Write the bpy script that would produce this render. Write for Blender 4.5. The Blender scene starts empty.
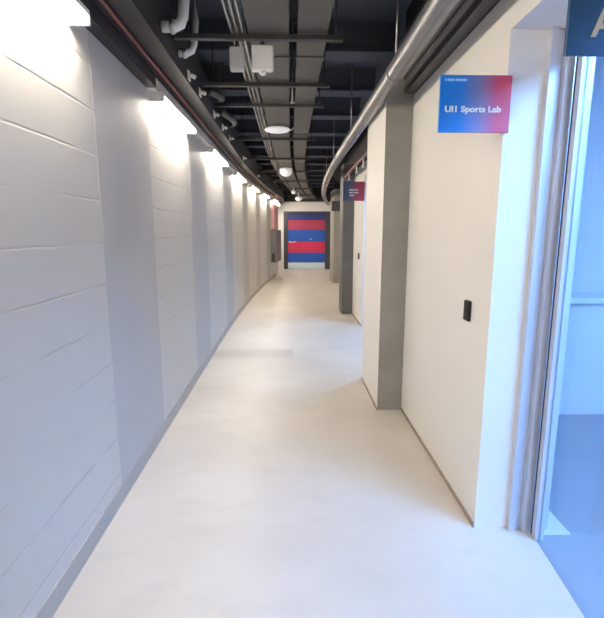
import bpy, bmesh, math, random
from mathutils import Vector, Matrix
random.seed(4)
S = bpy.context.scene
COL = S.collection

# ------------------------------------------------------------------ helpers
def c(y):                       # the corridor bends gently to the right
    return 0.0057 * max(0.0, y - 5.8) ** 2

def cl(y):                      # the left wall runs straight again for its last stretch
    return c(min(y, 15.0))

def stations(y0, y1, step=0.5):
    n = max(1, int(math.ceil((y1 - y0) / step)))
    return [y0 + (y1 - y0) * i / n for i in range(n + 1)]

def add_sweep(bm, prof, y0, y1, mat=0, caps=True, closed=True, step=0.5):
    """profile (x, z) swept along the bending corridor"""
    rings = []
    cf = cl if max(p[0] for p in prof) < -.6 else c
    for y in stations(y0, y1, step):
        rings.append([bm.verts.new((x + cf(y), y, z)) for x, z in prof])
    n = len(prof)
    for a, b in zip(rings, rings[1:]):
        for i in range(n if closed else n - 1):
            j = (i + 1) % n
            f = bm.faces.new((a[i], a[j], b[j], b[i])); f.material_index = mat
    if caps and closed:
        bm.faces.new(rings[0]).material_index = mat
        bm.faces.new(rings[-1]).material_index = mat

def rect(x0, x1, z0, z1):
    return [(x0, z0), (x1, z0), (x1, z1), (x0, z1)]

def circ(x, z, r, n=16):
    return [(x + r * math.cos(2 * math.pi * i / n), z + r * math.sin(2 * math.pi * i / n)) for i in range(n)]

def add_box(bm, x0, x1, y0, y1, z0, z1, mat=0, bev=0.0):
    v = [bm.verts.new(p) for p in ((x0,y0,z0),(x1,y0,z0),(x1,y1,z0),(x0,y1,z0),(x0,y0,z1),(x1,y0,z1),(x1,y1,z1),(x0,y1,z1))]
    fs = [bm.faces.new([v[i] for i in q]) for q in ((0,3,2,1),(4,5,6,7),(0,1,5,4),(1,2,6,5),(2,3,7,6),(3,0,4,7))]
    for f in fs: f.material_index = mat
    if bev:
        es = list({e for f in fs for e in f.edges})
        bmesh.ops.bevel(bm, geom=es, offset=bev, segments=2, affect='EDGES', profile=0.6)

def add_tube(bm, pts, r, n=10, mat=0):
    pts = [Vector(p) for p in pts]
    rings = []
    for i, p in enumerate(pts):
        d = (pts[min(i + 1, len(pts) - 1)] - pts[max(i - 1, 0)]).normalized()
        u = d.cross(Vector((0, 0, 1)))
        if u.length < 0.05: u = d.cross(Vector((0, 1, 0)))
        u.normalize(); w = d.cross(u)
        rr = r[i] if isinstance(r, (list, tuple)) else r
        rings.append([bm.verts.new(p + (u * math.cos(2*math.pi*k/n) + w * math.sin(2*math.pi*k/n)) * rr) for k in range(n)])
    for a, b in zip(rings, rings[1:]):
        for k in range(n):
            f = bm.faces.new((a[k], a[(k+1) % n], b[(k+1) % n], b[k])); f.material_index = mat; f.smooth = True
    bm.faces.new(rings[0]); bm.faces.new(rings[-1])

def add_lathe(bm, cx, cy, prof, n=28, mat=0):      # profile (r, z), top to bottom
    rings = []
    for r, z in prof:
        if r < 1e-5: rings.append([bm.verts.new((cx, cy, z))])
        else: rings.append([bm.verts.new((cx + r*math.cos(2*math.pi*k/n), cy + r*math.sin(2*math.pi*k/n), z)) for k in range(n)])
    for a, b in zip(rings, rings[1:]):
        for k in range(n):
            j = (k + 1) % n
            if len(a) == 1: f = bm.faces.new((a[0], b[j], b[k]))
            elif len(b) == 1: f = bm.faces.new((a[k], a[j], b[0]))
            else: f = bm.faces.new((a[k], a[j], b[j], b[k]))
            f.material_index = mat; f.smooth = True

def obj(name, bm, mats, parent=None, smooth=False):
    bmesh.ops.recalc_face_normals(bm, faces=bm.faces[:])
    me = bpy.data.meshes.new(name); bm.to_mesh(me); bm.free()
    if not isinstance(mats, (list, tuple)): mats = [mats]
    for m in mats: me.materials.append(m)
    if smooth:
        for p in me.polygons: p.use_smooth = True
    o = bpy.data.objects.new(name, me); COL.objects.link(o)
    if parent: o.parent = parent
    return o

def tag(o, label=None, cat=None, group=None, kind=None):
    if label: o['label'] = label
    if cat: o['category'] = cat
    if group: o['group'] = group
    if kind: o['kind'] = kind
    return o

def thing(name, loc, label, cat, group=None):
    o = bpy.data.objects.new(name, None); COL.objects.link(o); o.location = loc
    o.empty_display_size = 0.1
    return tag(o, label, cat, group)

def child(name, bm, mats, parent, **k):            # geometry given in world coordinates
    bmesh.ops.translate(bm, verts=bm.verts[:], vec=-Vector(parent.location))
    return obj(name, bm, mats, parent, **k)

def B(): return bmesh.new()

def copy_thing(o, loc, label=None):
    r = o.copy(); COL.objects.link(r); r.location = loc
    if label: r['label'] = label
    for ch in list(o.children):
        d = ch.copy(); COL.objects.link(d); d.parent = r
        for g in list(ch.children):
            e = g.copy(); COL.objects.link(e); e.parent = d
    return r

# ------------------------------------------------------------------ materials
def mat(name, col, rough=0.6, metal=0.0, noise=0.0, nscale=3.0, bump=0.0, bscale=60.0, col2=None, spec=0.5, coat=0.0):
    m = bpy.data.materials.new(name); m.use_nodes = True
    N, L = m.node_tree.nodes, m.node_tree.links
    b = N['Principled BSDF']
    b.inputs['Roughness'].default_value = rough; b.inputs['Metallic'].default_value = metal
    b.inputs['Specular IOR Level'].default_value = spec
    b.inputs['Coat Weight'].default_value = coat
    b.inputs['Base Color'].default_value = (*col, 1)
    tc = N.new('ShaderNodeTexCoord')
    if noise:
        n = N.new('ShaderNodeTexNoise'); n.inputs['Scale'].default_value = nscale; n.inputs['Detail'].default_value = 6
        L.new(tc.outputs['Object'], n.inputs['Vector'])
        mr = N.new('ShaderNodeMapRange'); mr.inputs[1].default_value = 0.35; mr.inputs[2].default_value = 0.65
        L.new(n.outputs['Fac'], mr.inputs[0])
        mx = N.new('ShaderNodeMix'); mx.data_type = 'RGBA'
        d = col2 or tuple(v * (1 - noise) for v in col)
        mx.inputs['A'].default_value = (*col, 1); mx.inputs['B'].default_value = (*d, 1)
        L.new(mr.outputs[0], mx.inputs['Factor']); L.new(mx.outputs['Result'], b.inputs['Base Color'])
    if bump:
        n2 = N.new('ShaderNodeTexNoise'); n2.inputs['Scale'].default_value = bscale; n2.inputs['Detail'].default_value = 4
        L.new(tc.outputs['Object'], n2.inputs['Vector'])
        bp = N.new('ShaderNodeBump'); bp.inputs['Strength'].default_value = bump; bp.inputs['Distance'].default_value = 0.01
        L.new(n2.outputs['Fac'], bp.inputs['Height']); L.new(bp.outputs[0], b.inputs['Normal'])
    return m

def emit(name, col, strength):
    m = bpy.data.materials.new(name); m.use_nodes = True
    b = m.node_tree.nodes['Principled BSDF']
    b.inputs['Base Color'].default_value = (.9, .9, .9, 1)
    b.inputs['Emission Color'].default_value = (*col, 1); b.inputs['Emission Strength'].default_value = strength
    return m

def math_node(N, L, op, a, b=None, clampv=False):
    n = N.new('ShaderNodeMath'); n.operation = op; n.use_clamp = clampv
    for i, v in enumerate((a, b)):
        if v is None: continue
        if isinstance(v, (int, float)): n.inputs[i].default_value = v
        else: L.new(v, n.inputs[i])
    return n.outputs[0]

def block_material():
    """painted concrete block: horizontal bed joints, faint vertical ones"""
    m = mat('painted_block', (.52, .52, .515), 0.5)
    N, L = m.node_tree.nodes, m.node_tree.links
    b = N['Principled BSDF']
    tc = [n for n in N if n.type == 'TEX_COORD'][0]
    sp = N.new('ShaderNodeSeparateXYZ'); L.new(tc.outputs['Object'], sp.inputs[0])
    wob = N.new('ShaderNodeTexNoise'); wob.inputs['Scale'].default_value = 3.0; L.new(tc.outputs['Object'], wob.inputs['Vector'])
    w = math_node(N, L, 'MULTIPLY', math_node(N, L, 'SUBTRACT', wob.outputs['Fac'], 0.5), 0.02)
    z = math_node(N, L, 'ADD', sp.outputs['Z'], w)
    rows = math_node(N, L, 'DIVIDE', math_node(N, L, 'SUBTRACT', z, 1.437 - 2.1), 0.21)
    fz = math_node(N, L, 'FRACT', math_node(N, L, 'ADD', rows, 0.5))
    dz = math_node(N, L, 'MULTIPLY', math_node(N, L, 'ABSOLUTE', math_node(N, L, 'SUBTRACT', fz, 0.5)), 0.21)
    hj = math_node(N, L, 'SUBTRACT', 1.0, math_node(N, L, 'DIVIDE', dz, 0.007), True)
    rowi = math_node(N, L, 'FLOOR', rows)
    half = math_node(N, L, 'MULTIPLY', math_node(N, L, 'MODULO', rowi, 2.0), 0.5)
    cols = math_node(N, L, 'ADD', math_node(N, L, 'DIVIDE', sp.outputs['Y'], 0.42), half)
    fy = math_node(N, L, 'FRACT', math_node(N, L, 'ADD', cols, 10.5))
    dy = math_node(N, L, 'MULTIPLY', math_node(N, L, 'ABSOLUTE', math_node(N, L, 'SUBTRACT', fy, 0.5)), 0.42)
    vj = math_node(N, L, 'MULTIPLY', math_node(N, L, 'SUBTRACT', 1.0, math_node(N, L, 'DIVIDE', dy, 0.006), True), 0.1)
    j = math_node(N, L, 'MAXIMUM', hj, vj)
    nz = N.new('ShaderNodeTexNoise'); nz.inputs['Scale'].default_value = 2.2; nz.inputs['Detail'].default_value = 3
    L.new(tc.outputs['Object'], nz.inputs['Vector'])
    br = N.new('ShaderNodeMapRange'); br.inputs[1].default_value = 0.38; br.inputs[2].default_value = 0.52
    br.inputs[3].default_value = 0.05; L.new(nz.outputs['Fac'], br.inputs[0])
    js = math_node(N, L, 'MULTIPLY', j, br.outputs[0])
    mx = N.new('ShaderNodeMix'); mx.data_type = 'RGBA'
    mx.inputs['A'].default_value = (.62, .61, .585, 1); mx.inputs['B'].default_value = (.44, .43, .42, 1)
    L.new(math_node(N, L, 'MULTIPLY', js, 0.75), mx.inputs['Factor']); L.new(mx.outputs['Result'], b.inputs['Base Color'])
    fn = N.new('ShaderNodeTexNoise'); fn.inputs['Scale'].default_value = 45; fn.inputs['Detail'].default_value = 3
    L.new(tc.outputs['Object'], fn.inputs['Vector'])
    h = math_node(N, L, 'SUBTRACT', math_node(N, L, 'MULTIPLY', fn.outputs['Fac'], 0.10), js)
    bp = N.new('ShaderNodeBump'); bp.inputs['Strength'].default_value = 0.45; bp.inputs['Distance'].default_value = 0.005
    L.new(h, bp.inputs['Height']); L.new(bp.outputs[0], b.inputs['Normal'])
    return m

def floor_material():
    m = mat('sealed_concrete_floor', (.55, .51, .455), 0.42, noise=.1, nscale=1.1, col2=(.63, .595, .545))
    N, L = m.node_tree.nodes, m.node_tree.links
    b = N['Principled BSDF']
    tc = [n for n in N if n.type == 'TEX_COORD'][0]
    base = b.inputs['Base Color'].links[0].from_socket
    # soft trowel blotches and worn patches
    n = N.new('ShaderNodeTexNoise'); n.inputs['Scale'].default_value = 2.7; n.inputs['Detail'].default_value = 8; n.inputs['Roughness'].default_value = .6
    mp = N.new('ShaderNodeMapping'); mp.inputs['Scale'].default_value = (1.0, 2.2, 1.0)
    L.new(tc.outputs['Object'], mp.inputs[0]); L.new(mp.outputs[0], n.inputs['Vector'])
    r = N.new('ShaderNodeMapRange'); r.inputs[1].default_value = .54; r.inputs[2].default_value = .72; r.inputs[4].default_value = .35
    L.new(n.outputs['Fac'], r.inputs[0])
    sp0 = N.new('ShaderNodeSeparateXYZ'); L.new(tc.outputs['Object'], sp0.inputs[0])
    by = math_node(N, L, 'SUBTRACT', 1.0, math_node(N, L, 'DIVIDE', math_node(N, L, 'ABSOLUTE', math_node(N, L, 'SUBTRACT', sp0.outputs['Y'], 5.38)), .26), True)
    bx = math_node(N, L, 'LESS_THAN', sp0.outputs['X'], .03)
    stain = math_node(N, L, 'MULTIPLY', math_node(N, L, 'MULTIPLY', by, bx), 1.6)
    rr = math_node(N, L, 'ADD', r.outputs[0], stain, True)
    mx = N.new('ShaderNodeMix'); mx.data_type = 'RGBA'; mx.inputs['B'].default_value = (.46, .43, .39, 1)
    L.new(rr, mx.inputs['Factor']); L.new(base, mx.inputs['A'])
    # fine saw-cut control joints
    sp = N.new('ShaderNodeSeparateXYZ'); L.new(tc.outputs['Object'], sp.inputs[0])
    f = math_node(N, L, 'FRACT', math_node(N, L, 'DIVIDE', math_node(N, L, 'ADD', sp.outputs['Y'], -5.62 + 64.0), 6.4))
    d = math_node(N, L, 'MULTIPLY', math_node(N, L, 'ABSOLUTE', math_node(N, L, 'SUBTRACT', f, 0.0)), 3.2)
    ln = math_node(N, L, 'SUBTRACT', 1.0, math_node(N, L, 'DIVIDE', d, 0.012), True)
    ln = math_node(N, L, 'MULTIPLY', ln, 0.35)
    m2 = N.new('ShaderNodeMix'); m2.data_type = 'RGBA'; m2.inputs['B'].default_value = (.3, .28, .25, 1)
    L.new(ln, m2.inputs['Factor']); L.new(mx.outputs['Result'], m2.inputs['A'])
    L.new(m2.outputs['Result'], b.inputs['Base Color'])
    bn = N.new('ShaderNodeTexNoise'); bn.inputs['Scale'].default_value = 9; bn.inputs['Detail'].default_value = 4
    L.new(tc.outputs['Object'], bn.inputs['Vector'])
    bp = N.new('ShaderNodeBump'); bp.inputs['Strength'].default_value = .12; bp.inputs['Distance'].default_value = .01
    L.new(bn.outputs['Fac'], bp.inputs['Height']); L.new(bp.outputs[0], b.inputs['Normal'])
    return m

def gradient_material(name, stops, x0, x1):
    m = mat(name, (1, 1, 1), .35)
    N, L = m.node_tree.nodes, m.node_tree.links
    tc = [n for n in N if n.type == 'TEX_COORD'][0]
    sp = N.new('ShaderNodeSeparateXYZ'); L.new(tc.outputs['Object'], sp.inputs[0])
    mr = N.new('ShaderNodeMapRange'); mr.inputs[1].default_value = x0; mr.inputs[2].default_value = x1
    L.new(sp.outputs['X'], mr.inputs[0])
    cr = N.new('ShaderNodeValToRGB'); L.new(mr.outputs[0], cr.inputs[0])
    e = cr.color_ramp.elements
    e[0].position = stops[0][0]; e[0].color = (*stops[0][1], 1)
    e[1].position = stops[-1][0]; e[1].color = (*stops[-1][1], 1)
    for p, col in stops[1:-1]:
        k = e.new(p); k.color = (*col, 1)
    L.new(cr.outputs[0], N['Principled BSDF'].inputs['Base Color'])
    return m

def thin_glass():
    m = bpy.data.materials.new('door_glass'); m.use_nodes = True
    N, L = m.node_tree.nodes, m.node_tree.links
    N.remove(N['Principled BSDF'])
    out = N['Material Output']
    t = N.new('ShaderNodeBsdfTransparent'); t.inputs[0].default_value = (.93, .96, 1, 1)
    g = N.new('ShaderNodeBsdfGlossy'); g.inputs['Roughness'].default_value = .03
    lw = N.new('ShaderNodeLayerWeight'); lw.inputs['Blend'].default_value = .5
    pw = math_node(N, L, 'POWER', lw.outputs['Facing'], 4.0)
    fr = math_node(N, L, 'ADD', math_node(N, L, 'MULTIPLY', pw, .6), .03)
    mx = N.new('ShaderNodeMixShader')
    L.new(fr, mx.inputs[0]); L.new(t.outputs[0], mx.inputs[1]); L.new(g.outputs[0], mx.inputs[2])
    L.new(mx.outputs[0], out.inputs[0])
    return m

M = dict(
    block=block_material(),
    floor=floor_material(),
    column=mat('painted_concrete', (.53, .53, .535), .55, noise=.05, nscale=2, bump=.15, bscale=30),
    pillar=mat('grey_concrete', (.34, .335, .31), .8, noise=.12, nscale=4, bump=.3, bscale=40),
    plaster=mat('cream_plaster', (.80, .775, .73), .6, noise=.03, nscale=1.5, bump=.08, bscale=50),
    white=mat('white_paint', (.80, .80, .80), .45),
    base=mat('grey_skirting', (.47, .46, .44), .6, noise=.1),
    grime=mat('brown_grime_skirting', (.36, .30, .25), .7, noise=.25, nscale=12),
    deck=mat('dark_ceiling_paint', (.10, .122, .18), .75, noise=.4, nscale=1.2, col2=(.13, .14, .175)),
    bulk=mat('dark_bulkhead', (.028, .028, .034), .7, noise=.3, nscale=5),
    duct=mat('grey_duct', (.095, .093, .087), .5, metal=.25, noise=.1, nscale=4),
    galv=mat('galvanised', (.62, .62, .62), .32, metal=.85, noise=.2, nscale=15),
    strut=mat('dark_strut', (.035, .036, .04), .5, metal=.2),
    pipe=mat('silver_pipe', (.27, .27, .285), .36, metal=.7, noise=.1, nscale=8),
    trunk=mat('dark_trunking', (.20, .20, .205), .5, metal=.3, noise=.1),
    cream=mat('cream_trunking', (.78, .74, .68), .5),
    red=mat('red_sprinkler_pipe', (.16, .03, .03), .4),
    black=mat('black_plastic', (.010, .010, .010), .7),
    plastic=mat('white_plastic', (.82, .82, .80), .35),
    offw=mat('grey_plastic', (.5, .5, .5), .4),
    alu=mat('pale_aluminium', (.62, .66, .74), .35, metal=.35),
    gasket=mat('black_gasket', (.02, .02, .025), .6),
    dkframe=mat('dark_door_frame', (.05, .055, .075), .45),
    blue=mat('blue_door_paint', (.012, .10, .50), .35),
    navy=mat('navy_door_paint', (.02, .04, .20), .4),
    red2=mat('red_door_paint', (.62, .03, .10), .35),
    dred=mat('dull_red_door_paint', (.42, .04, .10), .4),
    kick=mat('pale_blue_kick_plate', (.72, .86, .98), .3),
    cab=mat('grey_cabinet', (.17, .165, .165), .5),
    pink=mat('pink_notice', (.70, .38, .40), .6),
    roomwall=mat('room_white', (.52, .56, .62), .6, noise=.04, nscale=2),
    roomfloor=mat('room_floor', (.22, .25, .30), .45, noise=.12, nscale=2),
    ink=mat('white_ink', (.86, .84, .80), .5),
    ink2=mat('light_blue_ink', (.35, .60, .85), .5),
    gold=mat('gold_ink', (.42, .36, .25), .5),
    tube=emit('lit_diffuser', (1.0, .88, .73), 84),
    roomlamp=emit('cool_panel', (.25, .52, 1.0), 26),
    farlamp=emit('cool_panel_bright', (.36, .60, 1.0), 15),
    glow=emit('weak_emission_globe', (1.0, .97, .92), .12),  # white globe colour with a weak emission on top
)
M['glass'] = thin_glass()
M['sign'] = gradient_material('blue_to_red_print', [(0, (.0, .15, .55)), (.30, (.02, .16, .56)), (.58, (.22, .16, .33)), (.80, (.55, .06, .12)), (1, (.50, .06, .11))], 0.0, 1.0)

XL, XR = -0.945, 0.935
WT = 2.42          # top of the painted wall on the left
Y0, YE = -5.0, 17.58

# ------------------------------------------------------------------ shell
bm = B()
ys = stations(Y0, YE + .1)
def fl(bm, fa, fb, ylist):
    L_ = [bm.verts.new((fa(y), y, 0)) for y in ylist]; R_ = [bm.verts.new((fb(y), y, 0)) for y in ylist]
    for i in range(len(ylist) - 1): bm.faces.new((L_[i], R_[i], R_[i+1], L_[i+1]))
def thr(y):        # the room's floor starts on this slightly skewed threshold
    return 1.205 - (1.985 - y) * 0.112
yl = [Y0, 0.5]
fl(bm, lambda y: XL - .1, lambda y: 1.0, yl)
fl(bm, lambda y: XL - .1, thr, [0.5, 1.0, 1.5, 1.985])
fl(bm, lambda y: XL - .1 + cl(y), lambda y: 1.4 + c(y), [1.985] + [y for y in stations(2.5, YE + .1)])
floor = tag(obj('floor', bm, M['floor']), kind='structure')
bm = B(); fl(bm, thr, lambda y: 4.2, [.5, 1.0, 1.5, 1.985]); fl(bm, lambda y: 1.0, lambda y: 4.2, [-3.2, .5])
fl(bm, lambda y: 1.4, lambda y: 4.2, [1.985, 3.75])
tag(obj('floor', bm, M['roomfloor']), kind='structure')
bm = B(); fl(bm, lambda y: 1.4+c(y), lambda y: 3.6, [4.4, 7.6])
tag(obj('floor', bm, M['roomfloor']), kind='structure')

bm = B()
add_sweep(bm, rect(XL - .12, XL, 0, WT + .08), Y0, YE)
tag(obj('wall_left', bm, M['block']), kind='structure')
bm = B(); add_sweep(bm, rect(XL - .12, XL, WT + .08, 3.25), Y0, YE)
tag(obj('wall_left_upper', bm, M['bulk']), kind='structure')

bm = B(); XU = XR - .02
# near stretch, lintel over the glazed doorway, stretch with the switch
WR = 2.50
add_box(bm, XR, XR + .15, Y0, .5, 0, WR)
add_box(bm, XR, 1.30, .5, 2.05, 2.335, WR)
add_box(bm, XR, 1.30, 2.05, 4.0, 0, WR)
# recessed second stretch with its own doorway
add_box(bm, 1.12, 1.30, 4.0, 4.70, 0, WR)
add_box(bm, 1.12, 1.30, 4.70, 6.95, 2.30, WR)
add_box(bm, 1.12, 1.30, 6.95, 8.3, 0, WR)
add_sweep(bm, rect(1.12, 1.30, 0, WR), 8.3, YE)
wr = tag(obj('wall_right', bm, M['plaster']), kind='structure')
bm = B(); add_box(bm, XR + .02, 1.30, Y0, 4.0, WR, 3.25); add_sweep(bm, rect(1.14, 1.30, WR, 3.25), 4.0, YE)
tag(obj('wall_right_upper', bm, M['bulk']), kind='structure')

# end wall: painted surround with an opening for the striped door
DX0, DX1, DH = -0.085, 1.36, 2.13
ex0, ex1 = XL + cl(YE) - .12, 2.1
bm = B()
add_box(bm, ex0, DX0 - .16, YE, YE + .2, 0, 2.56)
add_box(bm, DX1 + .23, ex1, YE, YE + .2, 0, 2.56)
add_box(bm, DX0 - .16, DX1 + .23, YE, YE + .2, DH + .07, 2.56)
tag(obj('wall_far', bm, M['white']), kind='structure')
bm = B(); add_box(bm, ex0, ex1, YE, YE + .2, 2.56, 3.25)
tag(obj('wall_far_upper', bm, M['bulk']), kind='structure')
bm = B(); add_box(bm, XL - .12, 1.3, Y0 - .12, Y0, 0, 3.25)
tag(obj('wall_back', bm, M['plaster']), kind='structure')

# ceiling deck with its downstand ribs
bm = B()
add_sweep(bm, rect(XL - .45, 1.30, 3.25, 3.35), Y0, YE + .2)
y = -4.6
while y < 17.4:
    x = c(y)
    add_box(bm, XL + cl(y), .95 + x, y, y + .12, 3.02, 3.25)
    add_box(bm, XL + cl(y), .95 + x, y - .05, y + .17, 3.00, 3.02)
    y += 1.1
tag(obj('ceiling', bm, M['deck']), kind='structure')

# skirtings
bm = B(); add_sweep(bm, rect(XL, XL + .005, 0, .10), Y0, YE)
tag(obj('baseboard_left', bm, M['base']), kind='structure')
bm = B(); add_box(bm, XR - .008, XR, 2.05, 3.584, 0, .022); add_box(bm, .722, .73, 3.584, 4.40, 0, .02)
add_box(bm, 1.112, 1.12, 6.95, 8.0, 0, .022)
tag(obj('baseboard_right', bm, M['grime']), kind='structure')

# ------------------------------------------------------------------ flush columns of the left wall
cols = [(.20, 1.02), (2.33, 3.20), (4.43, 5.24), (6.60, 7.40), (8.75, 9.50), (10.85, 11.6), (12.95, 13.65)]
clab = [None,
  'broad pale grey flush column nearest the camera on the left block wall',
  'second grey flush column along the left wall, beyond the first bright bay',
  'third grey flush column along the left wall',
  'fourth narrow grey flush column along the left wall',
  'fifth flush column, far down the left wall',
  'farthest flush column on the left wall, just before the grey cabinet']
for (a, b_), lb in zip(cols, clab):
    bm = B(); add_sweep(bm, rect(XL - .02, XL + .001, 0.0, WT + .0), a, b_)
    o = obj('wall_column', bm, M['column'])
    tag(o, lb or 'grey flush column on the left wall behind the camera', 'column', 'flush columns along the left wall')

# ------------------------------------------------------------------ pillars on the right
bm = B(); add_box(bm, .73, 1.12, 3.59, 4.40, 0, 2.66)
bm.faces.ensure_lookup_table()
for f in bm.faces:
    f.material_index = 0
for f in bm.faces:
    ce = f.calc_center_median()
    if ce.y < 3.6: f.material_index = 1  # front face gets the darker grey, the other faces stay cream
tag(obj('pillar', bm, [M['plaster'], M['pillar']]), 'wide pillar with grey front and cream side, nearest on the right', 'pillar', 'pillars on the right side')
bm = B(); add_box(bm, .925, 1.14, 8.0, 8.45, 0, 2.62, bev=.01)
tag(obj('pillar', bm, mat('dark_grey_pillar', (.13, .13, .135), .6, noise=.15)), 'dark grey pillar beyond the hanging red and blue sign', 'pillar', 'pillars on the right side')
bm = B(); add_box(bm, 1.225, 1.47, 12.83, 13.9, 0, 2.62, bev=.01)
tag(obj('pillar', bm, M['pillar']), 'farthest concrete pillar on the right, close to the striped door', 'pillar', 'pillars on the right side')

# ------------------------------------------------------------------ striped end door
def striped_door():
    o = thing('door_1', (DX0, YE, 0), None, None); o['kind'] = 'structure'
    bm = B()
    zs = [0.01, .25, .63, 1.06, 1.50, 1.88, DH]
    for i, (a, b_) in enumerate(zip(zs, zs[1:])):
        add_box(bm, DX0 + .002, DX1 - .002, YE + .02, YE + .065, a, b_, mat=i)
    child('door_leaf', bm, [M['kick'], M['blue'], M['red2'], M['blue'], M['dred'], M['navy']], o)
    bm = B()
    add_box(bm, DX0 - .16, DX0, YE - .02, YE + .16, 0, DH + .07)
    add_box(bm, DX1, DX1 + .23, YE - .02, YE + .16, 0, DH + .07)
    add_box(bm, DX0, DX1, YE - .02, YE + .16, DH, DH + .07)
    child('door_frame', bm, M['dkframe'], o)
    bm = B()
    add_lathe(bm, 0, 0, [(0, .02), (.032, .02), (.034, .0), (0, 0)], 16)
    bmesh.ops.rotate(bm, verts=bm.verts[:], matrix=Matrix.Rotation(math.pi/2, 3, 'X'))
    bmesh.ops.translate(bm, verts=bm.verts[:], vec=(DX0 + .07, YE + .02, 1.04))
    add_tube(bm, [(DX0 + .07, YE + .02, 1.04), (DX0 + .07, YE - .05, 1.04), (DX0 + .10, YE - .055, 1.04), (DX0 + .32, YE - .055, 1.05)], .016, 10)
    child('door_handle', bm, M['plastic'], o)
    bm = B(); add_box(bm, DX0 + .83, DX0 + .93, YE + .008, YE + .02, 1.13, 1.18, bev=.004)
    child('door_plate', bm, M['galv'], o)
striped_door()

# ------------------------------------------------------------------ glazed doorways
def glazed_door(name, p0, p1, zt, frame_x0, yf):
    """leaf runs in plan from p0 (far jamb) to p1 (towards the camera)"""
    o = thing(name, (p0[0], p0[1], 0), None, None); o['kind'] = 'structure'
    # moulded far jamb facing the corridor
    bm = B()
    add_box(bm, frame_x0, frame_x0 + .028, yf - .030, yf + .06, 0, zt)
    add_box(bm, frame_x0 + .028, frame_x0 + .062, yf - .012, yf + .06, 0, zt)
    add_box(bm, frame_x0 + .062, frame_x0 + .100, yf - .040, yf + .06, 0, zt)
    add_box(bm, frame_x0 + .100, frame_x0 + .20, yf - .020, yf + .06, 0, zt)
    child('jamb', bm, M['alu'], o)
    d = Vector((p1[0] - p0[0], p1[1] - p0[1], 0)); ln = d.length; d.normalize(); n = Vector((-d.y, d.x, 0))
    def slab(bm, a, b_, z0, z1, t0, t1):
        q = []
        for z in (z0, z1):
            for s, t in ((a, t0), (b_, t0), (b_, t1), (a, t1)):
                v = Vector((p0[0], p0[1], z)) + d * s + n * t; q.append(bm.verts.new(v))
        for i in ((0,1,2,3),(4,5,6,7),(0,1,5,4),(1,2,6,5),(2,3,7,6),(3,0,4,7)): bm.faces.new([q[k] for k in i])
    bm = B(); slab(bm, -.004, .010, .004, zt - .06, -.02, .02)
    child('seal', bm, M['gasket'], o)
    bm = B()
    slab(bm, .011, .048, .004, zt - .06, -.02, .02)
    slab(bm, ln - .05, ln, .004, zt - .06, -.02, .02)
    slab(bm, .045, ln - .05, zt - .11, zt - .06, -.02, .02)
    child('door_stile', bm, M['alu'], o)
    bm = B(); slab(bm, .048, ln - .05, .004, zt - .11, -.005, .005)
    child('pane', bm, M['glass'], o)
    bm = B(); slab(bm, -.01, ln + .1, zt - .055, zt, -.05, .05)
    child('head_frame', bm, M['alu'], o)
    return o
glazed_door('door_2', (1.216, 1.99), (1.09, .86), 2.335, 1.10, 2.05)
bm = B(); add_box(bm, 1.05, 1.14, .5, .80, 0, 2.335)
tag(obj('trim_1', bm, M['alu']), kind='structure')
glazed_door('door_3', (1.30, 6.89), (1.30, 4.75), 2.30, 1.20, 6.95)

# rooms behind the glass
bm = B()
add_box(bm, 1.30, 4.3, 3.75, 3.87, 0, 3.0)
add_box(bm, 4.2, 4.3, -3.2, 3.75, 0, 3.0)
add_box(bm, 1.085, 4.3, -3.3, -3.2, 0, 3.0)
add_box(bm, XR + .15, 1.3, -3.3, .5, 2.34, 3.0)
tag(obj('wall_room', bm, M['roomwall']), kind='structure')
bm = B(); add_box(bm, 1.30, 3.7, 7.6, 7.7, 0, 2.9); add_box(bm, 3.6, 3.7, 4.3, 7.6, 0, 2.9); add_box(bm, 1.3, 3.7, 4.2, 4.3, 0, 2.9)
tag(obj('wall_room', bm, M['roomwall']), kind='structure')
bm = B(); add_box(bm, 1.0, 4.3, -3.3, 3.87, 2.9, 3.0)
tag(obj('ceiling_room', bm, M['roomwall']), kind='structure')
bm = B(); add_box(bm, 1.3, 3.7, 4.2, 7.7, 2.8, 2.9)
tag(obj('ceiling_room', bm, M['roomwall']), kind='structure')

def room_panel(x0, x1, y0, y1, z, label, m='roomlamp'):
    o = thing('ceiling_panel_light', ((x0+x1)/2, (y0+y1)/2, z), label, 'ceiling light', 'panel lights inside the glazed rooms')
    bm = B()
    for a in ((x0, x1, y0, y0+.04), (x0, x1, y1-.04, y1), (x0, x0+.04, y0+.04, y1-.04), (x1-.04, x1, y0+.04, y1-.04)):
        add_box(bm, *a, z - .05, z)
    child('frame', bm, M['white'], o)
    bm = B(); add_box(bm, x0+.04, x1-.04, y0+.04, y1-.04, z - .04, z - .01)
    child('diffuser', bm, M[m], o)
room_panel(1.7, 2.9, .2, 1.4, 2.9, 'cool blue-white ceiling panel light in the near glazed room')
room_panel(1.7, 2.9, -2.2, -1.0, 2.9, 'cool blue-white ceiling panel light at the back of the near glazed room')
room_panel(1.7, 2.9, 5.2, 6.4, 2.8, 'cool blue-white ceiling panel light in the far glazed room', 'farlamp')

# counter inside the near room
o = thing('counter', (2.7, 3.5, 0), 'long white counter against the back wall of the blue-lit room', 'counter')
bm = B(); add_box(bm, 1.75, 4.1, 3.45, 3.74, 0.0, .93)
child('body', bm, M['roomwall'], o)
bm = B(); add_box(bm, 1.75, 4.12, 3.40, 3.745, .935, .98, bev=.004)
child('worktop', bm, M['alu'], o)

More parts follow.
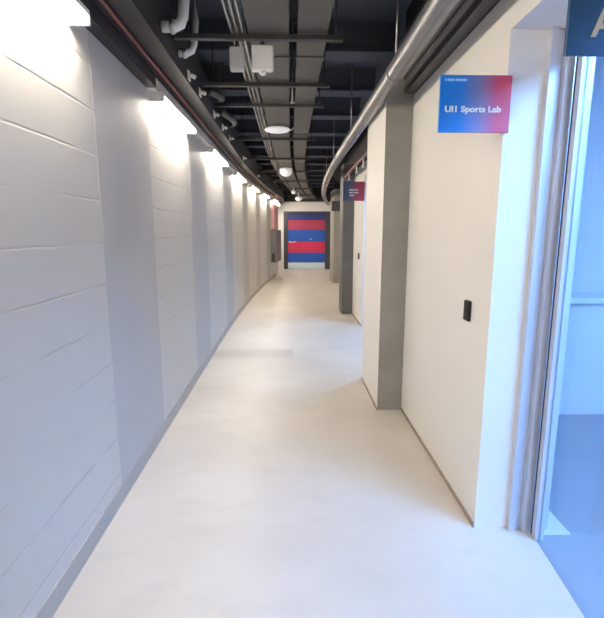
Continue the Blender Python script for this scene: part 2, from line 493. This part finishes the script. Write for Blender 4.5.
# ------------------------------------------------------------------ signs
def text_bm(txt, size, weight=0.0, extr=.0015):
    cu = bpy.data.curves.new('lettering', 'FONT'); cu.body = txt; cu.size = size; cu.offset = weight; cu.extrude = extr
    cu.resolution_u = 4
    t = bpy.data.objects.new('lettering', cu); COL.objects.link(t)
    bpy.context.view_layer.update()
    me = bpy.data.meshes.new_from_object(t.evaluated_get(bpy.context.evaluated_depsgraph_get()))
    bpy.data.objects.remove(t)
    bm = B(); bm.from_mesh(me)
    bmesh.ops.rotate(bm, verts=bm.verts[:], matrix=Matrix.Rotation(math.pi/2, 3, 'X'))
    return bm

def fit(bm, x0, x1, z0, y, z1=None):
    xs = [v.co.x for v in bm.verts]; zs = [v.co.z for v in bm.verts]
    sx = (x1 - x0) / (max(xs) - min(xs)); sz = sx if z1 is None else (z1 - z0) / (max(zs) - min(zs))
    mx, mz = min(xs), min(zs)
    for v in bm.verts: v.co = Vector((x0 + (v.co.x - mx) * sx, y + v.co.y, z0 + (v.co.z - mz) * sz))

def blade_sign(loc, w, h, label, board, extra):
    """board spans local x 0..w, hung square to the wall; loc = lower left corner"""
    o = thing('hanging_sign', loc, label, 'sign')
    bm = B(); add_box(bm, 0, w, 0, .012, 0, h, bev=.0015)
    b = obj('board', bm, board, o)
    bm = B(); add_box(bm, w - .012, w + .001, .0125, .022, .03, h - .03)
    obj('wall_bracket', bm, M['galv'], o)
    for nm, bmx, m in extra(w, h): obj(nm, bmx, m, o)
    return o

SW, SH = .308, .232
M['sign_a'] = gradient_material('blue_to_red_print_near', [(0, (.0, .17, .60)), (.30, (.01, .18, .60)), (.58, (.20, .17, .36)), (.82, (.56, .05, .12)), (1, (.52, .06, .12))], 0, SW)
def ex_a(w, h):
    t = text_bm('UI1 Sports Lab', .05, .0016); fit(t, .024, w - .040, .074, -.0012, .108)
    t2 = B()
    for a, b_ in ((.020, .026), (.030, .062), (.066, .112)): add_box(t2, a, b_, -.0015, .0, h - .025, h - .016)
    return [('lettering', t, M['ink']), ('small_lettering', t2, M['ink2'])]
SIGN1 = (.643, 2.035, 1.917)
blade_sign(SIGN1, SW, SH, 'blue to red sign lettered UI1 Sports Lab beside the glazed doorway', M['sign_a'], ex_a)

M['sign_c'] = gradient_material('blue_to_red_print_far', [(0, (.02, .035, .085)), (.35, (.05, .06, .10)), (.65, (.28, .035, .06)), (1, (.30, .035, .06))], 0, .322)
def ex_c(w, h):
    t = B()
    for a, b_, z in ((.09, .17, .15), (.18, .22, .15), (.09, .14, .11), (.15, .23, .11), (.10, .16, .07)): add_box(t, a, b_, -.0015, .0, z, z + .018)
    return [('lettering', t, M['offw'])]
blade_sign((.795, 6.90, 1.93), .322, .28, 'small dark blue and red sign hanging beyond the cream pillar', M['sign_c'], ex_c)

M['sign_b'] = mat('deep_blue_print', (.004, .05, .14), .4)
def ex_b(w, h):
    t = text_bm('A', .1, .003); fit(t, .062, .130, .044, -.0012, .118)
    return [('lettering', t, M['gold'])]
blade_sign((.748, 1.30, 1.967), .185, .28, 'deep blue sign with a gold letter, cut off by the top right corner', M['sign_b'], ex_b)
def ex_d(w, h): return []
blade_sign((1.16, 12.78, 2.02), .28, .27, 'tiny dark sign on the farthest pillar at right', mat('dark_print', (.05, .05, .07), .5), ex_d)

# ------------------------------------------------------------------ switches
def switch(x, y, z, label):
    o = thing('wall_switch', (x, y, z), label, 'switch', 'black switches on the right wall')
    bm = B(); add_box(bm, x - .018, x, y - .030, y + .030, z - .052, z + .052, bev=.002); child('plate', bm, M['black'], o)
    bm = B(); add_box(bm, x - .022, x - .017, y - .014, y + .014, z - .03, z + .03, bev=.001); child('rocker', bm, M['gasket'], o)
switch(XR, 2.295, 1.085, 'black switch plate on the cream wall below the blue and red sign')
switch(1.12, 7.30, 1.085, 'tiny black switch on the far white wall before the dark pillar')

# ------------------------------------------------------------------ ceiling services
def long_thing(name, prof_list, mats, label, cat, y0=Y0 + .02, y1=YE - .02, smooth=False, group=None):
    bm = B()
    for p in prof_list: add_sweep(bm, p, y0, y1)
    o = obj(name, bm, mats, smooth=smooth)
    return tag(o, label, cat, group)

DZ = 2.66
def duct(x0, x1, label):
    o = thing('ventilation_duct', (x0, 0, DZ), label, 'duct', 'rectangular ducts under the ceiling')
    bm = B(); add_sweep(bm, rect(x0, x1, DZ, DZ + .18), Y0 + .02, YE - .02)
    child('duct_body', bm, M['duct'], o)
    y = -4.2
    while y < 17:                                        # bolted joint flanges
        bm = B(); add_sweep(bm, rect(x0 - .012, x1 + .012, DZ - .008, DZ + .19), y, y + .03)
        child('flange', bm, M['duct'], o); y += 2.5
duct(-.245, .0, 'wide grey rectangular duct, the left of the two over the corridor')
duct(.05, .23, 'narrow grey rectangular duct, the right of the two over the corridor')

# cable tray of three bright rails beside the left duct
o = thing('cable_tray', (-.30, 0, DZ), 'galvanised cable tray of thin bright rails left of the wide duct', 'cable tray')
for x in (-.345, -.312, -.279):
    bm = B(); add_sweep(bm, rect(x, x + .010, DZ - .01, DZ + .035), Y0 + .02, YE - .02); child('rail', bm, M['galv'], o)
bm = B(); add_sweep(bm, rect(-.347, -.262, DZ + .036, DZ + .045), Y0 + .02, YE - .02); child('tray_bed', bm, M['trunk'], o)

# trapeze struts with hanger rods
sy = [y for y in (2.94, 3.83, 4.43, 6.0, 7.6, 9.2, 11.0, 13.0, 15.2)]
near_words = {2.94: 'dark strut crossing under the ducts, the one carrying the white box', 3.83: 'dark strut crossing under the ducts just beyond the white box',
              4.43: 'dark strut crossing under the ducts just before the white disc lamp'}
first = None
for y in sy:
    lb = near_words.get(y, 'dark strut crossing under the ducts, the %s' % dict(zip((6.0, 7.6, 9.2, 11.0, 13.0, 15.2), ('first beyond the white disc lamp', 'one just before the midway globe lamp', 'first beyond the midway globe lamp', 'second beyond the midway globe lamp', 'one between the two farthest globe lamps', 'farthest, just before the striped door'))).get(y) if y > 5 else 'dark strut under the ducts overhead behind the view')
    if first is None:
        o = thing('trapeze_strut', (c(y), y, DZ), lb, 'strut', 'struts crossing under the ducts')
        bm = B(); add_box(bm, -.68, .32, -.018, .018, -.040, -.012); obj('crossbar', bm, M['strut'], o)
        for x in (-.60, .28):
            bm = B(); add_tube(bm, [(x, 0, -.05), (x, 0, .34)], .005, 8); obj('rod', bm, M['strut'], o)
        first = o
    else:
        copy_thing(first, (c(y), y, DZ), lb)

# big round pipe
bm = B(); add_sweep(bm, circ(.665, 2.475, .057, 24), Y0 + .02, YE - .02)
o = thing('round_pipe', (.655, 0, 2.475), 'large silver round pipe running the length of the corridor at right', 'pipe')
child('pipe_body', bm, M['pipe'], o, smooth=True)
y = -3.3
while y < 17:
    bm = B(); add_sweep(bm, circ(.665, 2.475, .061, 24), y, y + .035); child('coupling', bm, M['pipe'], o, smooth=True)
    bm = B(); add_tube(bm, [(.665 + c(y), y + .018, 2.54), (.665 + c(y), y + .018, 3.24)], .006, 8); child('hanger_rod', bm, M['galv'], o)
    y += 2.1

# dark trunking over the right wall
o = thing('cable_trunking', (.84, 0, 2.52), 'dark grey metal trunking along the top of the right wall', 'trunking')
bm = B(); add_sweep(bm, rect(.765, .85, 2.60, 2.74), Y0 + .02, 3.57); child('tray_lower', bm, M['trunk'], o)
bm = B(); add_sweep(bm, rect(.862, .934, 2.505, 2.66), Y0 + .02, 3.57); child('tray_upper', bm, mat('deep_grey_trunking', (.10, .10, .105), .5, metal=.3), o)
bm = B(); add_sweep(bm, rect(.78, .93, 2.76, 2.80), Y0 + .02, 3.57); child('tray_cover', bm, M['strut'], o)

# red sprinkler lines
o = thing('sprinkler_pipe', (.98, 4.6, 2.40), 'red sprinkler pipe high up beyond the cream pillar at right', 'pipe')
bm = B(); add_sweep(bm, circ(.93, 2.40, .022, 12), 4.45, 7.95); child('pipe_body', bm, M['red'], o, smooth=True)
for y in (5.2, 5.9, 6.5, 7.4):
    bm = B(); add_tube(bm, [(.93 + c(y), y, 2.39), (.93 + c(y), y, 2.30)], .010, 8); add_lathe(bm, .93 + c(y), y, [(.012, 2.30), (.022, 2.29), (.022, 2.285), (0, 2.28)], 12)
    child('sprinkler_head', bm, M['plastic'], o)
o = thing('sprinkler_pipe', (-.85, 0, 2.53), 'red sprinkler pipe under the dark bulkhead over the left wall', 'pipe')
bm = B(); add_sweep(bm, circ(-.82, 2.488, .011, 12), Y0 + .02, YE - .02); child('pipe_body', bm, M['red'], o, smooth=True)

# left bulkhead and cream trunking
bm = B(); add_sweep(bm, rect(XL + .001, -.70, 2.505, 2.80), Y0 + .02, YE - .02)
add_sweep(bm, rect(XL + .001, XL + .07, 2.424, 2.504), Y0 + .02, 3.19)
tag(obj('bulkhead', bm, M['bulk']), 'dark boxed bulkhead running above the left block wall', 'bulkhead')
bm = B(); add_sweep(bm, rect(XL + .001, XL + .055, 2.425, 2.503), 3.21, YE - .02)
tag(obj('wall_trunking', bm, M['cream']), 'cream cable trunking along the top of the left wall', 'trunking')

# wall-washer battens between the columns
bays = [(-3.9, -2.2), (-1.7, -.1), (1.06, 2.14), (3.28, 4.34), (5.32, 6.5), (7.48, 8.66), (9.58, 10.76), (11.7, 12.86), (13.8, 14.9), (15.4, 17.0)]
blabs = ['lit batten light on the left wall well behind the camera', 'lit batten light on the left wall just behind the camera', 'glaring batten light over the nearest bay, top left corner', 'lit batten light in the bay just past the nearest grey column',
         'lit batten light in the third bay of the left wall', 'lit batten light in the fourth bay of the left wall', 'lit batten light in the fifth bay of the left wall',
         'lit batten light in the sixth bay, before the farthest column', 'lit batten light above the grey wall cabinet', 'lit batten light nearest the striped door']
for (a, b_), lb in zip(bays, blabs):
    y = (a + b_) / 2
    o = thing('batten_light', (XL + .02 + c(y), y, 2.40), lb, 'light', 'batten lights washing the left wall')
    bm = B(); add_sweep(bm, rect(XL + .001, XL + .092, 2.400, 2.424), a, b_); child('housing', bm, M['plastic'], o)
    bm = B(); add_sweep(bm, [(XL + .045, 2.3995), (XL + .049, 2.386), (XL + .064, 2.378), (XL + .080, 2.386), (XL + .084, 2.3995)], a + .02, b_ - .02)
    child('diffuser', bm, M['tube'], o)
    for ya in (a, b_ - .018):
        bm = B(); add_sweep(bm, rect(XL + .0015, XL + .094, 2.362, 2.3995), ya, ya + .018); child('end_cap', bm, M['plastic'], o)

# clutter along the bulkhead edge: white brackets, added elbows imitating light patches, flexible hoses
br0 = None
spots = [(3.36, 1), (3.75, 1), (4.42, 1), (4.95, 1), (5.5, 1), (6.97, 1), (9.2, 1)]
words = ['nearest', 'second nearest', 'third nearest', 'middle one', 'third farthest', 'second farthest', 'farthest']
for (y, _), wd in zip(spots, words):
    lb = 'white pipe clip on the dark left bulkhead, the %s of the row' % wd
    if br0 is None:
        o = thing('pipe_clip', (-.70 + c(y), y, 2.52), lb, 'clip', 'white clips on the left bulkhead')
        bm = B(); add_box(bm, .003, .012, -.03, .03, .0, .06, bev=.002); obj('clip_plate', bm, M['plastic'], o)
        bm = B(); add_tube(bm, [(.010, 0, .03), (.035, 0, .028), (.05, 0, .018)], .014, 10); obj('clip_arm', bm, M['plastic'], o)
        br0 = o
    else: copy_thing(br0, (-.70 + c(y), y, 2.52), lb)
def elbow(y, r, x1, label):  # added pale shapes standing in for patches of light spill on the ceiling
    o = thing('light_patch_elbow', (-.70, y, 2.6), label, 'light patch stand-in', 'added elbows imitating light patches by the left bulkhead')
    bm = B(); pts = [(-.697, y, 2.60), (x1 - .05, y, 2.60), (x1 - .015, y, 2.615), (x1, y, 2.65), (x1 + .01, y + .02, 2.80), (x1 + .01, y + .02, 3.0)]
    add_tube(bm, pts, r, 14); child('patch_tube', bm, M['plastic'], o)
    bm = B(); add_tube(bm, [(x1 - .07, y, 2.60), (x1 - .05, y, 2.60)], r + .008, 14); child('collar', bm, M['galv'], o)
elbow(2.72, .030, -.58, 'added pale elbow imitating a patch of light spill by the left bulkhead, the nearer one')
elbow(3.10, .022, -.60, 'added pale elbow imitating a patch of light spill by the left bulkhead, the farther one')

for k, (ya, yb, lb) in enumerate([(3.95, 4.35, 'grey flexible hose looping off the left bulkhead, the nearer one'), (4.6, 5.4, 'grey flexible hose looping off the left bulkhead, the farther one')]):
    pts = []
    for i in range(15):
        t = i / 14; y = ya + (yb - ya) * t
        pts.append((-.665 + .08 * math.sin(math.pi * t) + c(y), y, 2.62 - .02 * math.sin(math.pi * t) + .05 * t))
    bm = B(); add_tube(bm, pts, [.028 + .003 * (i % 2) for i in range(15)], 12)
    tag(obj('flexible_hose', bm, M['duct']), lb, 'hose', 'flexible hoses by the left bulkhead')

# white boxes hanging from the strut
def hang_box(x, y, z0, w, h, m, label, nub=True):
    o = thing('ceiling_device_box', (x, y, z0 + h), label, 'device box')
    bm = B(); add_box(bm, x - w/2, x + w/2, y, y + .06, z0, z0 + h, bev=.012); child('casing', bm, m, o)
    bm = B(); add_box(bm, x - .012, x + .012, y + .02, y + .04, z0 + h - .002, 2.655); child('hanger', bm, M['strut'], o)
    if nub:
        bm = B(); add_lathe(bm, x, y + .03, [(0, z0 + .002), (.024, z0 + .001), (.022, z0 - .012), (.012, z0 - .022), (0, z0 - .024)], 16); child('sensor', bm, m, o)
hang_box(-.165, 3.0, 2.475, .135, .145, M['plastic'], 'white box with a small sensor knob hanging under the wide duct')
hang_box(-.325, 3.02, 2.482, .09, .135, M['offw'], 'greyish box hanging behind the bright cable rails, left of the white box', False)

# round ceiling lamps
def dome(x, y, z, r, label, flat=False, arm=False):
    o = thing('dome_lamp', (x, y, z), label, 'lamp', 'round white lamps below the ducts')
    bm = B()
    k = .24 if flat else 1.0
    prof = [(0, z)] + [(r * math.cos(a), z - r * .35 * k - r * .9 * k * math.sin(a)) for a in [i * math.pi / 2 / 7 for i in range(7)]] + [(0, z - r * 1.25 * k)]
    prof[0:1] = [(0, z), (r * .92, z)]
    add_lathe(bm, x, y, prof); child('diffuser', bm, M['glow'], o, smooth=False)
    bm = B(); add_tube(bm, [(x, y, z - .004), (x, y, 2.6595)], .014, 10); child('stem', bm, M['plastic'], o)
    if arm:
        bm = B(); add_tube(bm, [(x + r * .6, y, z - .005), (x + r * 1.1, y + .02, z - .01), (x + r * 1.28, y + .03, 2.655)], .009, 8); child('conduit_arm', bm, M['plastic'], o)
dome(-.14, 5.40, 2.635, .145, 'flat white disc lamp with a bent conduit under the wide duct', True, True)
dome(-.07, 8.75, 2.635, .12, 'round white globe lamp under the duct, midway down the corridor')
dome(.27, 14.3, 2.50, .10, 'small round white globe lamp near the end of the ducts')
dome(.10, 12.9, 2.56, .06, 'tiny white globe lamp left of the farthest globe')
tag_sp = thing('sprinkler_drop', (.02, 4.15, 2.66), 'small silver sprinkler head hanging between the two ducts', 'sprinkler')
bm = B(); add_tube(bm, [(.025, 4.15, 3.255), (.025, 4.15, 2.60)], .008, 8); child('drop_pipe', bm, M['galv'], tag_sp)
bm = B(); add_lathe(bm, .025, 4.15, [(.010, 2.60), (.020, 2.59), (.020, 2.585), (0, 2.58)], 12); child('deflector', bm, M['galv'], tag_sp)

# ------------------------------------------------------------------ far left: cabinet and notice
yc = 14.3
o = thing('wall_cabinet', (XL + c(yc), yc, .5), 'grey wall cabinet far down the left wall near the striped door', 'cabinet')
bm = B(); add_sweep(bm, rect(XL + .002, XL + .17, .52, 1.50), 13.75, 14.9); child('body', bm, M['cab'], o)
bm = B(); add_sweep(bm, rect(XL + .171, XL + .185, .55, 1.47), 13.78, 14.87); child('door', bm, M['cab'], o)
bm = B(); add_box(bm, XL + c(13.74) + .04, XL + c(13.74) + .12, 13.74, 13.749, .55, .80); child('vent', bm, M['gasket'], o)
bm = B(); add_sweep(bm, rect(XL + .002, XL + .10, 1.53, 2.28), 13.9, 14.8)
tag(obj('notice_board', bm, M['pink']), 'pinkish panel on the left wall above the grey cabinet', 'notice board')

# ------------------------------------------------------------------ camera, world
F, HZ, VPX, CH = 450.0, 230.0, 290.0, 1.5
p = math.atan((309 - HZ) / F); yaw = math.atan((302 - VPX) / (F / math.cos(p)))
cd = bpy.data.cameras.new('camera'); cam = bpy.data.objects.new('camera', cd); COL.objects.link(cam)
cam.location = (0, 0, CH)
cam.rotation_euler = (math.pi/2 - p, 0, -yaw)
cd.sensor_fit = 'HORIZONTAL'; cd.sensor_width = 36.0; cd.lens = 36.0 * F / 604.0
cd.clip_start = .02; cd.clip_end = 100
S.camera = cam

w = bpy.data.worlds.new('world'); S.world = w; w.use_nodes = True
w.node_tree.nodes['Background'].inputs[0].default_value = (.5, .55, .65, 1)
w.node_tree.nodes['Background'].inputs[1].default_value = .02
S.view_settings.view_transform = 'Standard'; S.view_settings.look = 'None'
S.view_settings.gamma = 1; S.view_settings.use_curve_mapping = False
S.view_settings.exposure = 1.0
